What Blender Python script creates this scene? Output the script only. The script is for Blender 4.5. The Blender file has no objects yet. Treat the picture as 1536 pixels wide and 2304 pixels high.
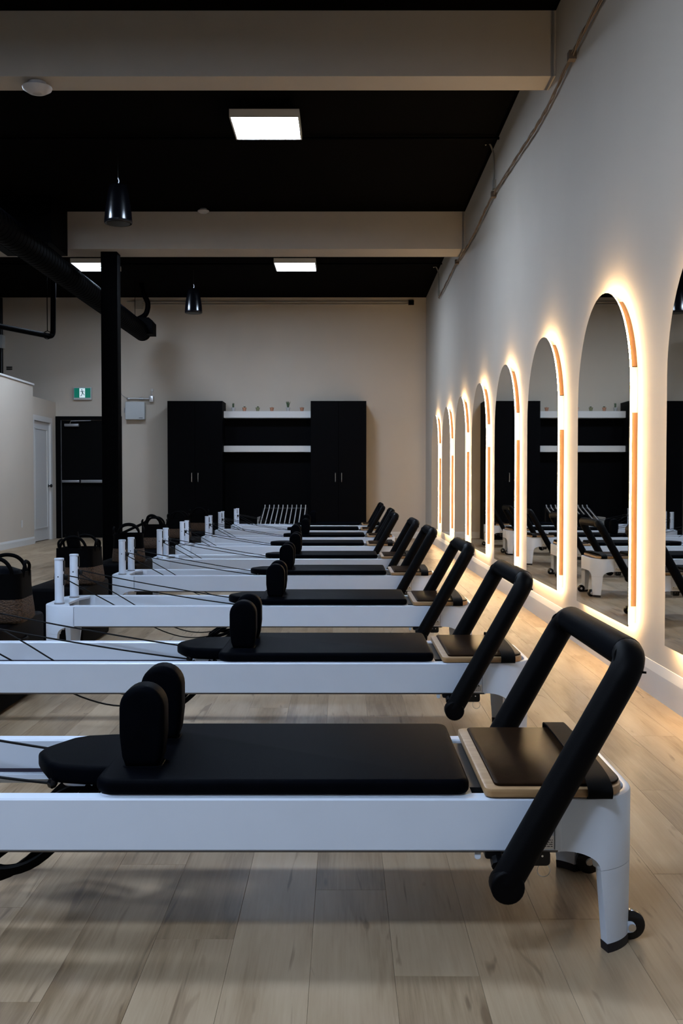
import bpy, math, random
from mathutils import Vector, Matrix
random.seed(7)
R = math.radians
sc = bpy.context.scene
COL = sc.collection

# ------------------------------------------------------------------ camera, world, exposure
cd = bpy.data.cameras.new('camera')
cam = bpy.data.objects.new('camera', cd)
COL.objects.link(cam)
cd.sensor_fit = 'VERTICAL'
cd.sensor_height = 36.0
cd.lens = 36.0 * 2340.0 / 2304.0
cd.clip_start = 0.05
cam.location = (0, 0, 1.05)
cam.rotation_euler = (R(90 - 1.689), 0, R(0.0735))
sc.camera = cam
w = bpy.data.worlds.new('world')
sc.world = w
w.use_nodes = True
w.node_tree.nodes['Background'].inputs[0].default_value = (0.6, 0.7, 1.0, 1)
w.node_tree.nodes['Background'].inputs[1].default_value = 0.002
sc.view_settings.view_transform = 'Standard'
sc.view_settings.look = 'None'
sc.view_settings.gamma = 1.0
sc.view_settings.use_curve_mapping = False
sc.view_settings.exposure = 0.0
PANEL_COL = (0.63, 0.775, 1.0)
PANEL_STR = 99.0
LED_COL = (1.0, 0.69, 0.36)
LED_STR = 125.0

# ------------------------------------------------------------------ room numbers (metres)
XW = 1.525      # right wall
YB = 19.175     # back wall
ZC = 4.42       # ceiling
XL, YF = -9.0, -7.0

# ------------------------------------------------------------------ materials
MATS = {}
def mat(name, col=(0.5, 0.5, 0.5), rough=0.5, metal=0.0, bump=0.0, bscale=200.0, var=0.0, vscale=3.0, emit=None, estr=0.0, spec=0.5):
    if name in MATS:
        return MATS[name]
    m = bpy.data.materials.new(name)
    m.use_nodes = True
    nt = m.node_tree
    b = nt.nodes['Principled BSDF']
    b.inputs['Base Color'].default_value = (*col, 1)
    b.inputs['Roughness'].default_value = rough
    b.inputs['Metallic'].default_value = metal
    b.inputs['Specular IOR Level'].default_value = spec
    if emit:
        b.inputs['Emission Color'].default_value = (*emit, 1)
        b.inputs['Emission Strength'].default_value = estr
    if var > 0 or bump > 0:
        tc = nt.nodes.new('ShaderNodeTexCoord')
    if var > 0:
        n = nt.nodes.new('ShaderNodeTexNoise')
        n.inputs['Scale'].default_value = vscale
        n.inputs['Detail'].default_value = 5
        nt.links.new(tc.outputs['Object'], n.inputs['Vector'])
        mr = nt.nodes.new('ShaderNodeMapRange')
        mr.inputs['From Min'].default_value = 0.3
        mr.inputs['From Max'].default_value = 0.7
        mr.inputs['To Min'].default_value = 1 - var
        mr.inputs['To Max'].default_value = 1 + var
        nt.links.new(n.outputs['Fac'], mr.inputs['Value'])
        mx = nt.nodes.new('ShaderNodeMix')
        mx.data_type = 'RGBA'
        mx.blend_type = 'MULTIPLY'
        mx.inputs['Factor'].default_value = 1
        mx.inputs['A'].default_value = (*col, 1)
        nt.links.new(mr.outputs['Result'], mx.inputs['B'])
        nt.links.new(mx.outputs['Result'], b.inputs['Base Color'])
    if bump > 0:
        n2 = nt.nodes.new('ShaderNodeTexNoise')
        n2.inputs['Scale'].default_value = bscale
        n2.inputs['Detail'].default_value = 3
        nt.links.new(tc.outputs['Object'], n2.inputs['Vector'])
        bp = nt.nodes.new('ShaderNodeBump')
        bp.inputs['Strength'].default_value = bump
        bp.inputs['Distance'].default_value = 0.002
        nt.links.new(n2.outputs['Fac'], bp.inputs['Height'])
        nt.links.new(bp.outputs['Normal'], b.inputs['Normal'])
    MATS[name] = m
    return m

M_WALL = mat('wall_paint', (0.47, 0.41, 0.338), 0.75, bump=0.12, bscale=160, var=0.03, vscale=1.2)
M_DARKWALL = mat('low_bounce_wall', (0.05, 0.05, 0.052), 0.75)  # unseen walls given a dark tone to cut bounced light
M_TRIM = mat('trim_paint', (0.54, 0.525, 0.50), 0.45)
M_CEIL = mat('black_deck_paint', (0.0012, 0.0008, 0.0007), 0.85, var=0.2, vscale=2, spec=0.02)
M_BEAM = mat('beam_paint', (0.37, 0.335, 0.30), 0.8, bump=0.1, bscale=120, var=0.03)
M_COLUMN = mat('column_black', (0.0005, 0.0005, 0.0008), 0.55, spec=0.018)
M_ENAMEL = mat('white_enamel', (0.61, 0.675, 0.775), 0.33, var=0.015, vscale=9)
M_VINYL = mat('black_vinyl', (0.0012, 0.0016, 0.0028), 0.5, spec=0.011, bump=0.25, bscale=600, var=0.15, vscale=25)
M_PLATEPAD = mat('plate_vinyl', (0.016, 0.008, 0.004), 0.32, bump=0.2, bscale=500, var=0.15, vscale=30, spec=0.010)
M_FOAM = mat('bar_foam', (0.0012, 0.0012, 0.0017), 0.5, spec=0.06, bump=0.2, bscale=500)
M_RUBBER = mat('dark_rubber', (0.012, 0.010, 0.014), 0.55, spec=0.3)
M_BLACK = mat('black_metal', (0.003, 0.003, 0.0035), 0.38, spec=0.3)
M_GLOSSBLACK = mat('gloss_black', (0.002, 0.002, 0.003), 0.2, spec=0.35)
M_CHROME = mat('chrome', (0.75, 0.75, 0.76), 0.2, 1.0)
M_STEEL = mat('brushed_steel', (0.55, 0.55, 0.56), 0.35, 1.0)
M_WEB = mat('black_webbing', (0.001, 0.001, 0.0012), 0.7, spec=0.08, bump=0.3, bscale=900)
M_CORD = mat('black_cord', (0.0025, 0.0025, 0.003), 0.65, spec=0.2)
M_TRACK = mat('dark_track', (0.02, 0.02, 0.045), 0.4)
M_LABEL = mat('label_white', (0.75, 0.74, 0.72), 0.5)
M_INK = mat('label_ink', (0.02, 0.02, 0.02), 0.6)
M_SEAM = mat('seam_grey', (0.12, 0.12, 0.13), 0.6)  # plain dark grey for seams, joint lines and the rail lip
M_CAB = mat('cabinet_black', (0.0012, 0.0012, 0.0018), 0.6, var=0.2, vscale=4, spec=0.04)
M_SHELF = mat('shelf_white', (0.58, 0.57, 0.55), 0.5)
M_DOORW = mat('door_white', (0.5, 0.49, 0.475), 0.45)
M_DOORB = mat('door_black', (0.001, 0.001, 0.0012), 0.6, spec=0.06)
M_GREY = mat('grey_metal', (0.28, 0.28, 0.29), 0.4, 0.6)
M_BOXGREY = mat('box_grey', (0.43, 0.45, 0.45), 0.45)
M_BATTEN = mat('batten_wood', (0.125, 0.055, 0.02), 0.6, var=0.1, vscale=12)
M_EDGE = mat('glass_edge', (0.03, 0.04, 0.035), 0.3)
M_CABLE = mat('brown_cable', (0.085, 0.06, 0.042), 0.7)
M_CONDUIT = mat('conduit_beige', (0.30, 0.28, 0.245), 0.5)
M_DETECT = mat('detector_plastic', (0.44, 0.42, 0.42), 0.45)
M_TERRA = mat('terracotta', (0.42, 0.20, 0.12), 0.8, var=0.1, vscale=60)
M_CEMENT = mat('cement_pot', (0.42, 0.41, 0.40), 0.8, var=0.1, vscale=60)
M_OLIVEPOT = mat('olive_pot', (0.20, 0.20, 0.11), 0.7, var=0.1, vscale=60)
M_LEAF = mat('succulent_green', (0.05, 0.085, 0.04), 0.6, var=0.3, vscale=50)
M_SOIL = mat('soil', (0.05, 0.035, 0.025), 0.9)
M_FABRIC = mat('basket_black', (0.0009, 0.0009, 0.0012), 0.8, spec=0.04, bump=0.3, bscale=500)
M_BOXV = mat('box_vinyl', (0.0012, 0.0012, 0.0018), 0.6, bump=0.2, bscale=500, spec=0.03)
M_BAR = mat('bar_white', (0.47, 0.46, 0.45), 0.4)
M_MIRROR = mat('mirror_silver', (0.88, 0.865, 0.80), 0.012, 1.0)
M_LED = mat('led_warm', (1, 0.9, 0.7), 0.5, emit=LED_COL, estr=LED_STR)
M_PANEL = mat('panel_light', (1, 1, 1), 0.5, emit=PANEL_COL, estr=PANEL_STR)
M_GREEN = mat('exit_green', (0.0, 0.16, 0.10), 0.4, emit=(0.0, 0.30, 0.19), estr=0.22)
M_PICTO = mat('exit_white', (0.8, 0.9, 0.92), 0.4, emit=(0.75, 0.95, 1.0), estr=0.5)

def wood_mat(name, c1, c2, scale, rough):
    m = mat(name, c1, rough)
    nt = m.node_tree
    b = nt.nodes['Principled BSDF']
    tc = nt.nodes.new('ShaderNodeTexCoord')
    mp = nt.nodes.new('ShaderNodeMapping')
    mp.inputs['Scale'].default_value = scale
    nt.links.new(tc.outputs['Object'], mp.inputs['Vector'])
    n = nt.nodes.new('ShaderNodeTexNoise')
    n.inputs['Scale'].default_value = 1.0
    n.inputs['Detail'].default_value = 6
    nt.links.new(mp.outputs['Vector'], n.inputs['Vector'])
    r = nt.nodes.new('ShaderNodeValToRGB')
    r.color_ramp.elements[0].position = 0.35
    r.color_ramp.elements[0].color = (*c1, 1)
    r.color_ramp.elements[1].position = 0.7
    r.color_ramp.elements[1].color = (*c2, 1)
    nt.links.new(n.outputs['Fac'], r.inputs['Fac'])
    nt.links.new(r.outputs['Color'], b.inputs['Base Color'])
    return m
M_PLY = wood_mat('plywood', (0.30, 0.17, 0.075), (0.39, 0.245, 0.12), (6, 60, 90), 0.42)

def weave_mat():
    m = mat('woven_tan', (0.20, 0.10, 0.045), 0.85)
    nt = m.node_tree
    b = nt.nodes['Principled BSDF']
    tc = nt.nodes.new('ShaderNodeTexCoord')
    v = nt.nodes.new('ShaderNodeTexVoronoi')
    v.inputs['Scale'].default_value = 90
    mp = nt.nodes.new('ShaderNodeMapping')
    mp.inputs['Scale'].default_value = (1, 1, 1.8)
    nt.links.new(tc.outputs['Object'], mp.inputs['Vector'])
    nt.links.new(mp.outputs['Vector'], v.inputs['Vector'])
    r = nt.nodes.new('ShaderNodeValToRGB')
    r.color_ramp.elements[0].color = (0.09, 0.045, 0.019, 1)
    r.color_ramp.elements[1].color = (0.024, 0.012, 0.005, 1)
    r.color_ramp.elements[1].position = 0.8
    nt.links.new(v.outputs['Distance'], r.inputs['Fac'])
    nt.links.new(r.outputs['Color'], b.inputs['Base Color'])
    bp = nt.nodes.new('ShaderNodeBump')
    bp.inputs['Strength'].default_value = 0.8
    bp.inputs['Distance'].default_value = 0.004
    bp.invert = True
    nt.links.new(v.outputs['Distance'], bp.inputs['Height'])
    nt.links.new(bp.outputs['Normal'], b.inputs['Normal'])
    return m
M_WEAVE = weave_mat()

PW, PL, PX0 = 0.18, 1.22, -9.07      # plank width, length, first column edge
PFR = 0.3819
def floor_mat():
    m = mat('oak_plank', (0.5, 0.4, 0.3), 0.42, spec=0.09)
    nt = m.node_tree
    L = nt.links.new
    b = nt.nodes['Principled BSDF']
    def math_(op, a, bb=None, c=None):
        n = nt.nodes.new('ShaderNodeMath')
        n.operation = op
        for i, v in enumerate((a, bb, c)):
            if v is None:
                continue
            if isinstance(v, (int, float)):
                n.inputs[i].default_value = v
            else:
                L(v, n.inputs[i])
        return n.outputs[0]
    g = nt.nodes.new('ShaderNodeNewGeometry')
    s = nt.nodes.new('ShaderNodeSeparateXYZ')
    L(g.outputs['Position'], s.inputs[0])
    col = math_('FLOOR', math_('DIVIDE', math_('SUBTRACT', s.outputs['X'], PX0), PW))
    off = math_('FRACT', math_('MULTIPLY', col, PFR))
    row = math_('FLOOR', math_('ADD', math_('DIVIDE', math_('SUBTRACT', s.outputs['Y'], YF), PL), off))
    cb = nt.nodes.new('ShaderNodeCombineXYZ')
    L(col, cb.inputs[0]); L(row, cb.inputs[1])
    wn = nt.nodes.new('ShaderNodeTexWhiteNoise')
    wn.noise_dimensions = '2D'
    L(cb.outputs[0], wn.inputs['Vector'])
    rnd = wn.outputs['Value']
    # grain: stretched along Y and shifted from plank to plank
    def stretched(sx, sy, mult, detail, rough=0.6, dist=0.0):
        c2 = nt.nodes.new('ShaderNodeCombineXYZ')
        L(math_('MULTIPLY', s.outputs['X'], sx), c2.inputs[0])
        L(math_('ADD', math_('MULTIPLY', s.outputs['Y'], sy), math_('MULTIPLY', rnd, mult)), c2.inputs[1])
        L(math_('MULTIPLY', rnd, 37.0), c2.inputs[2])
        n = nt.nodes.new('ShaderNodeTexNoise')
        n.inputs['Scale'].default_value = 1
        n.inputs['Detail'].default_value = detail
        n.inputs['Roughness'].default_value = rough
        n.inputs['Distortion'].default_value = dist
        L(c2.outputs[0], n.inputs['Vector'])
        return n.outputs['Fac']
    fine = stretched(160, 6, 50, 4)
    broad = stretched(9, 1.3, 50, 3, dist=0.6)
    dark = stretched(20, 2.1, 91, 2, dist=1.2)
    ramp = nt.nodes.new('ShaderNodeValToRGB')
    e = ramp.color_ramp.elements
    e[0].position, e[0].color = 0.30, (0.180, 0.121, 0.069, 1)
    e[1].position, e[1].color = 0.72, (0.365, 0.275, 0.183, 1)
    x = e.new(0.5); x.color = (0.30, 0.218, 0.139, 1)
    L(math_('ADD', math_('MULTIPLY', broad, 0.70), math_('ADD', math_('MULTIPLY', fine, 0.30), math_('MULTIPLY', math_('SUBTRACT', rnd, 0.5), 0.2))), ramp.inputs['Fac'])
    mr = nt.nodes.new('ShaderNodeMapRange')
    mr.inputs['From Min'].default_value = 0.63
    mr.inputs['From Max'].default_value = 0.72
    L(dark, mr.inputs['Value'])
    mx = nt.nodes.new('ShaderNodeMix')
    mx.data_type = 'RGBA'
    L(math_('MULTIPLY', mr.outputs['Result'], 0.7), mx.inputs['Factor'])
    L(ramp.outputs['Color'], mx.inputs['A'])
    mx.inputs['B'].default_value = (0.115, 0.074, 0.043, 1)
    L(mx.outputs['Result'], b.inputs['Base Color'])
    bp = nt.nodes.new('ShaderNodeBump')
    bp.inputs['Strength'].default_value = 0.15
    bp.inputs['Distance'].default_value = 0.001
    L(fine, bp.inputs['Height'])
    L(bp.outputs['Normal'], b.inputs['Normal'])
    return m
M_FLOOR = floor_mat()
M_SUB = mat('subfloor', (0.06, 0.045, 0.03), 0.9)

# ------------------------------------------------------------------ mesh helpers
class MB:
    def __init__(s):
        s.v, s.f, s.mi = [], [], []
    def add(s, vs, fs, mi=0):
        o = len(s.v)
        s.v += [tuple(p) for p in vs]
        s.f += [tuple(i + o for i in f) for f in fs]
        s.mi += [mi] * len(fs)
        return s
    def box(s, x0, x1, y0, y1, z0, z1, mi=0):
        vs = [(x, y, z) for z in (z0, z1) for y in (y0, y1) for x in (x0, x1)]
        return s.add(vs, [(0, 2, 3, 1), (4, 5, 7, 6), (0, 1, 5, 4), (2, 6, 7, 3), (0, 4, 6, 2), (1, 3, 7, 5)], mi)
    def loft(s, rings, cap=True, closed=True, mi=0):
        n = len(rings[0])
        vs = [p for r in rings for p in r]
        fs = []
        for i in range(len(rings) - 1):
            for j in range(n if closed else n - 1):
                k = (j + 1) % n
                fs.append((i * n + j, i * n + k, (i + 1) * n + k, (i + 1) * n + j))
        if cap:
            fs.append(tuple(reversed(range(n))))
            fs.append(tuple((len(rings) - 1) * n + j for j in range(n)))
        return s.add(vs, fs, mi)
    def tube(s, path, r, seg=12, cap=True, mi=0, flat=None):
        """round tube (or flat band when flat=(w,t)) swept along path"""
        P = [Vector(p) for p in path]
        rr = r if isinstance(r, (list, tuple)) else [r] * len(P)
        rings = []
        prev = None
        for i, p in enumerate(P):
            a = P[max(i - 1, 0)]
            b = P[min(i + 1, len(P) - 1)]
            t = (b - a).normalized()
            if prev is None:
                up = Vector((0, 1, 0)) if abs(t.y) < 0.9 else Vector((0, 0, 1))
                u = (up - t * up.dot(t)).normalized()
            else:
                u = (prev - t * prev.dot(t)).normalized()
            prev = u
            v = t.cross(u)
            if flat:
                w2, t2 = flat[0] / 2, flat[1] / 2
                rings.append([p + u * a_ * w2 + v * b_ * t2 for a_, b_ in ((-1, -1), (1, -1), (1, 1), (-1, 1))])
            else:
                rings.append([p + (u * math.cos(2 * math.pi * k / seg) + v * math.sin(2 * math.pi * k / seg)) * rr[i] for k in range(seg)])
        return s.loft(rings, cap, True, mi)
    def lathe(s, prof, seg=20, org=(0, 0, 0), axis='Z', mi=0):
        """prof: list of (radius, height)"""
        rings = []
        for r, h in prof:
            ring = []
            for k in range(seg):
                a = 2 * math.pi * k / seg
                c, d = r * math.cos(a), r * math.sin(a)
                q = {'Z': (c, d, h), 'Y': (d, h, c), 'X': (h, c, d)}[axis]
                ring.append((q[0] + org[0], q[1] + org[1], q[2] + org[2]))
            rings.append(ring)
        return s.loft(rings, True, True, mi)
    def prism(s, poly, axis, lo, hi, mi=0):
        """poly of 2-D points, extruded along axis; X: (y,z), Y: (x,z), Z: (x,y)"""
        def q(p, h):
            return {'X': (h, p[0], p[1]), 'Y': (p[0], h, p[1]), 'Z': (p[0], p[1], h)}[axis]
        return s.loft([[q(p, lo) for p in poly], [q(p, hi) for p in poly]], True, True, mi)
    def slab(s, poly, lo, hi, bev=0.01, steps=3, axis='Z', mi=0, botbev=None):
        """prism with rounded top and bottom edges; poly counter-clockwise"""
        n = len(poly)
        N = []
        for i in range(n):
            a, b, c = poly[i - 1], poly[i], poly[(i + 1) % n]
            e1 = Vector((b[0] - a[0], b[1] - a[1])); e2 = Vector((c[0] - b[0], c[1] - b[1]))
            n1 = Vector((e1.y, -e1.x)).normalized(); n2 = Vector((e2.y, -e2.x)).normalized()
            m = n1 + n2
            if m.length < 1e-6: m = n1.copy()
            m.normalize()
            m /= max(m.dot(n1), 0.4)
            N.append(m)
        def q(i, ins, h):
            p = (poly[i][0] - N[i].x * ins, poly[i][1] - N[i].y * ins)
            return {'X': (h, p[0], p[1]), 'Y': (p[0], h, p[1]), 'Z': (p[0], p[1], h)}[axis]
        rings = []
        bb = bev if botbev is None else botbev
        for k in range(steps + 1):
            a = math.pi / 2 * k / steps
            rings.append([q(i, bb * (1 - math.sin(a)), lo + bb * (1 - math.cos(a))) for i in range(n)])
        for k in range(steps + 1):
            a = math.pi / 2 * k / steps
            rings.append([q(i, bev * (1 - math.cos(a)), hi - bev * (1 - math.sin(a))) for i in range(n)])
        return s.loft(rings, True, True, mi)
    def build(s, name, m, parent=None, smooth=35, loc=None):
        me = bpy.data.meshes.new(name)
        me.from_pydata([tuple(p) for p in s.v], [], s.f)
        ms = m if isinstance(m, (list, tuple)) else [m]
        for q in ms:
            me.materials.append(q)
        if len(ms) > 1:
            me.polygons.foreach_set('material_index', s.mi)
        import bmesh
        bm = bmesh.new(); bm.from_mesh(me)
        bmesh.ops.recalc_face_normals(bm, faces=bm.faces)
        bm.to_mesh(me); bm.free()
        if smooth:
            me.polygons.foreach_set('use_smooth', [True] * len(me.polygons))
            me.set_sharp_from_angle(angle=R(smooth))
        o = bpy.data.objects.new(name, me)
        COL.objects.link(o)
        if parent: o.parent = parent
        if loc: o.location = loc
        return o

def rrect(x0, x1, y0, y1, r, seg=5):
    """rounded rectangle, counter-clockwise; r may be one radius or four (ll, lr, ur, ul)"""
    rs = r if isinstance(r, (list, tuple)) else [r] * 4
    out = []
    for (cx, cy, a0), q in zip(((x0, y0, 180), (x1, y0, 270), (x1, y1, 0), (x0, y1, 90)), rs):
        ox = cx + (q if cx == x0 else -q)
        oy = cy + (q if cy == y0 else -q)
        for k in range(seg + 1):
            a = R(a0 + 90 * k / seg)
            out.append((ox + q * math.cos(a), oy + q * math.sin(a)))
    return out
def arcpts(pts, r, seg=6):
    """round the inner corners of a polyline"""
    P = [Vector(p) for p in pts]
    out = [P[0]]
    for i in range(1, len(P) - 1):
        a, b, c = P[i - 1], P[i], P[i + 1]
        u = (a - b).normalized(); v = (c - b).normalized()
        d = min(r, (a - b).length * .49, (c - b).length * .49)
        for k in range(seg + 1):
            t = k / seg
            out.append(b + u * d * (1 - t) ** 2 + v * d * t ** 2)
    out.append(P[-1])
    return out
def spline(pts, n=6):
    P = [Vector(p) for p in pts]
    out = []
    for i in range(len(P) - 1):
        p0, p1, p2, p3 = P[max(i - 1, 0)], P[i], P[i + 1], P[min(i + 2, len(P) - 1)]
        for k in range(n):
            t = k / n
            out.append(0.5 * ((2 * p1) + (p2 - p0) * t + (2 * p0 - 5 * p1 + 4 * p2 - p3) * t * t + (3 * p1 - p0 - 3 * p2 + p3) * t ** 3))
    out.append(P[-1])
    return out
def tag(o, label=None, cat=None, group=None, kind=None):
    if label: o['label'] = label
    if cat: o['category'] = cat
    if group: o['group'] = group
    if kind: o['kind'] = kind
    return o
def empty(name, loc=(0, 0, 0), rz=0.0):
    o = bpy.data.objects.new(name, None)
    o.empty_display_size = 0.1
    COL.objects.link(o)
    o.location = loc
    o.rotation_euler = (0, 0, rz)
    return o
def copy_tree(o, parent=None):
    c = o.copy()
    COL.objects.link(c)
    c.parent = parent
    for ch in o.children:
        copy_tree(ch, c)
    return c
def struct(o, label=None):
    o['kind'] = 'structure'
    if label: o['label'] = label
    return o

# ------------------------------------------------------------------ room shell
struct(MB().box(XW, XW + .15, YF, YB + .15, 0, ZC).build('wall_right', M_WALL, smooth=0), 'tall pale wall carrying the row of arched mirrors')
struct(MB().box(XL, XW, YB, YB + .15, 0, ZC).build('wall_back', M_WALL, smooth=0), 'pale back wall behind the black cabinets')
struct(MB().box(XL - .15, XL, YF, YB + .15, 0, ZC).build('wall_left', M_DARKWALL, smooth=0))
struct(MB().box(XL, XW, YF - .15, YF, 0, ZC).build('wall_front', M_DARKWALL, smooth=0))
struct(MB().box(XL - .15, XW + .15, YF - .15, YB + .15, ZC, ZC + .12).build('ceiling', M_CEIL, smooth=0), 'black painted ceiling')
floor = struct(MB().box(XL - .15, XW + .15, YF - .15, YB + .15, -.1, -.012).build('floor', M_SUB, smooth=0), 'pale oak plank floor')

# planks: one shared mesh; the ones that show largest are objects, the rest one piece of stuff
def plank_geo(mb, x, y, L=PL, W=PW):
    g, b = .0002, .0005
    x0, x1, y0, y1 = x + g, x + W - g, y + g, y + L - g
    vs = [(x0, y0, -.012), (x1, y0, -.012), (x1, y1, -.012), (x0, y1, -.012),
          (x0, y0, -b), (x1, y0, -b), (x1, y1, -b), (x0, y1, -b),
          (x0 + b, y0 + b, 0), (x1 - b, y0 + b, 0), (x1 - b, y1 - b, 0), (x0 + b, y1 - b, 0)]
    mb.add(vs, [(0, 1, 5, 4), (1, 2, 6, 5), (2, 3, 7, 6), (3, 0, 4, 7), (4, 5, 9, 8), (5, 6, 10, 9), (6, 7, 11, 10), (7, 4, 8, 11), (8, 9, 10, 11)])
planks = []
for c in range(59):
    off = math.fmod(c * PFR, 1.0)
    x = PX0 + c * PW
    for r in range(0, 24):
        y = YF + (r - off) * PL
        if y > YB or y + PL < YF: continue
        planks.append((x, y))
def seen_size(p):
    """share of the photograph a plank may take: in front of the lens, inside the field of view, larger when near"""
    best = 0
    for fy in (.1, .5, .9):
        X, Y = p[0] + PW / 2, p[1] + PL * fy
        if Y < 1.9: continue
        if abs(X) > Y * .36: continue
        if X < -5.2: continue
        best = max(best, 1.0 / (Y * Y * Y))
    return best
ranked = sorted(planks, key=lambda p: -seen_size(p))
top = [p for p in ranked[:300] if seen_size(p) > 0]
pm = MB(); plank_geo(pm, 0, 0)
p0 = pm.build('plank', M_FLOOR, floor, smooth=0)
p0.location = (*top[0], 0)
for p in top[1:]:
    q = p0.copy(); COL.objects.link(q); q.parent = floor; q.location = (*p, 0)
rest = MB()
tops = set(top)
for p in planks:
    if p not in tops: plank_geo(rest, *p)
rest.build('plank_field', M_FLOOR, floor, smooth=0)['kind'] = 'stuff'

# baseboards
def base_profile(h, t):
    return [(0, 0), (t, 0), (t, h * .74), (t * .55, h * .92), (t * .35, h), (0, h)]
bp = base_profile(.168, .014)
struct(MB().prism([(XW - a, b) for a, b in bp], 'Y', YF, YB).build('baseboard_right', M_TRIM, smooth=0), 'white moulded baseboard under the mirrors')
bb = [(YB - a, b) for a, b in base_profile(.12, .014)]
o = struct(MB().prism(bb, 'X', -4.24, -3.14).prism(bb, 'X', .43, XW - .014).build('baseboard_back', M_TRIM, smooth=0))

# beams and column
struct(MB().box(XL, XW, 7.55, 7.82, 3.955, ZC).build('trim_1', M_BEAM, smooth=0), 'wide grey ceiling beam nearest the camera, across the top')
struct(MB().box(XL, XW, 13.10, 13.56, 3.955, ZC).build('trim_2', M_BEAM, smooth=0), 'grey ceiling beam farther back, above the black column')
colm = struct(MB().slab(rrect(-3.065, -2.855, 13.24, 13.45, .012, 3), 0, 3.955, .002, 1).build('trim_3', M_COLUMN), 'square black steel column from floor to beam')
MB().box(-3.14, -2.78, 13.17, 13.52, 0, .018).build('base_plate', M_COLUMN, colm, smooth=0)

# low partition on the left with its cap, then the recessed white door
struct(MB().box(-5.33, -5.20, 8.0, 17.5, 0, 2.66).box(-9, -5.33, 17.37, 17.5, 0, 2.66).build('wall_partition', M_WALL, smooth=0), 'pale low partition wall at the left edge')
struct(MB().box(-5.35, -5.18, 7.98, 17.52, 2.66, 2.69).box(-9, -5.35, 17.35, 17.52, 2.66, 2.69).build('trim_4', M_TRIM, smooth=0), 'white cap along the top of the partition')
struct(MB().box(-5.42, -5.28, 17.5, YB, 2.17, 2.50).box(-5.42, -5.28, 17.5, 17.72, 0, 2.17).box(-5.42, -5.28, 18.84, YB, 0, 2.17).build('wall_alcove', M_WALL, smooth=0), 'short pale wall around the white door')
struct(MB().prism([(-5.20 + a, b) for a, b in base_profile(.12, .014)], 'Y', 8.0, 17.5).build('baseboard_left', M_TRIM, smooth=0))
d2 = empty('door_2', (-5.28, 17.72, 0)); struct(d2, 'white panelled interior door beside the black exit door')
MB().box(-.06, -.02, .06, 1.06, .012, 2.10).build('door_slab', M_DOORW, d2, smooth=0)
fr = MB()
for y0, y1, z0, z1 in ((-.03, .06, 0, 2.19), (1.06, 1.15, 0, 2.19), (.06, 1.06, 2.10, 2.19)):
    fr.box(-.05, .018, y0, y1, z0, z1)
fr.build('door_frame', M_TRIM, d2, smooth=0)
def panel_frame(mb, y0, y1, z0, z1):
    for a, b, c, d in ((y0, y1, z0, z0 + .02), (y0, y1, z1 - .02, z1), (y0, y0 + .02, z0 + .02, z1 - .02), (y1 - .02, y1, z0 + .02, z1 - .02)):
        mb.box(-.022, -.010, a, b, c, d)
for z0, z1 in ((.22, 1.98),):
    q = MB(); panel_frame(q, .18, .94, z0, z1); q.build('panel_moulding', M_TRIM, d2, smooth=0)
k = MB().lathe([(.03, 0), (.03, .008), (.012, .010), (.012, .04), (.03, .045), (.032, .06), (.02, .075)], 14, (-.022, 1.0, .97), 'X').build('door_knob', M_BLACK, d2)

# black exit door in the back wall
d1 = empty('door_1', (-5.284, YB, 0)); struct(d1, 'black steel exit door with a horizontal push bar')
fr = MB().box(0, .105, -.03, 0, 0, 2.245).box(1.115, 1.22, -.03, 0, 0, 2.245).box(.105, 1.115, -.03, 0, 2.175, 2.245)
fr.build('door_frame', M_DOORB, d1, smooth=0)
MB().box(.11, 1.11, -.012, -.001, .012, 2.170).build('door_slab', M_DOORB, d1, smooth=0)
MB().box(.104, .1085, -.032, -.012, .01, 2.17).build('edge_strip', M_GREY, d1, smooth=0)
pbar = MB().slab(rrect(.125, .47, -.075, -.02, .01, 2), 1.027, 1.073, .006, 2).slab(rrect(.475, 1.09, -.085, -.02, .01, 2), 1.023, 1.077, .006, 2).build('push_bar', M_GREY, d1)
MB().box(.45, .48, -.088, -.075, 1.02, 1.08).build('bar_latch', M_BLACK, pbar, smooth=0)
cl = MB().slab(rrect(.18, .44, -.09, -.014, .01, 2), 2.055, 2.105, .006, 2).build('door_closer', M_GREY, d1)
MB().tube([(.28, -.06, 2.11), (.30, -.08, 2.155), (.66, -.05, 2.165)], .008, 6).build('closer_arm', M_GREY, cl)

# ------------------------------------------------------------------ ceiling panel lights
def panel_light(x, y, label, zb=4.27):
    t = empty('ceiling_light', (x, y, zb)); tag(t, label, 'ceiling light', 'square LED ceiling panels')
    h = .31
    fr = MB()
    fr.box(-h, h, -h, -h + .014, 0, .07).box(-h, h, h - .014, h, 0, .07).box(-h, -h + .014, -h + .014, h - .014, 0, .07).box(h - .014, h, -h + .014, h - .014, 0, .07).box(-h + .014, h - .014, -h + .014, h - .014, .06, .07)
    fr.build('housing', M_TRIM, t, smooth=0)
    MB().box(-h + .014, h - .014, -h + .014, h - .014, .004, .012).build('diffuser', M_PANEL, t, smooth=0)
    for sx in (-.2, .2):
        MB().box(sx - .02, sx + .02, -.32, .32, .07, ZC - zb).build('mounting_strut', M_CEIL, t, smooth=0)
    return t
panel_light(-.695, 9.6, 'large bright square ceiling panel light between the two beams')
panel_light(-.71, 15.75, 'bright ceiling panel light under the far beam, near the middle')
panel_light(-3.71, 15.75, 'bright ceiling panel light left of the black column top')
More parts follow.
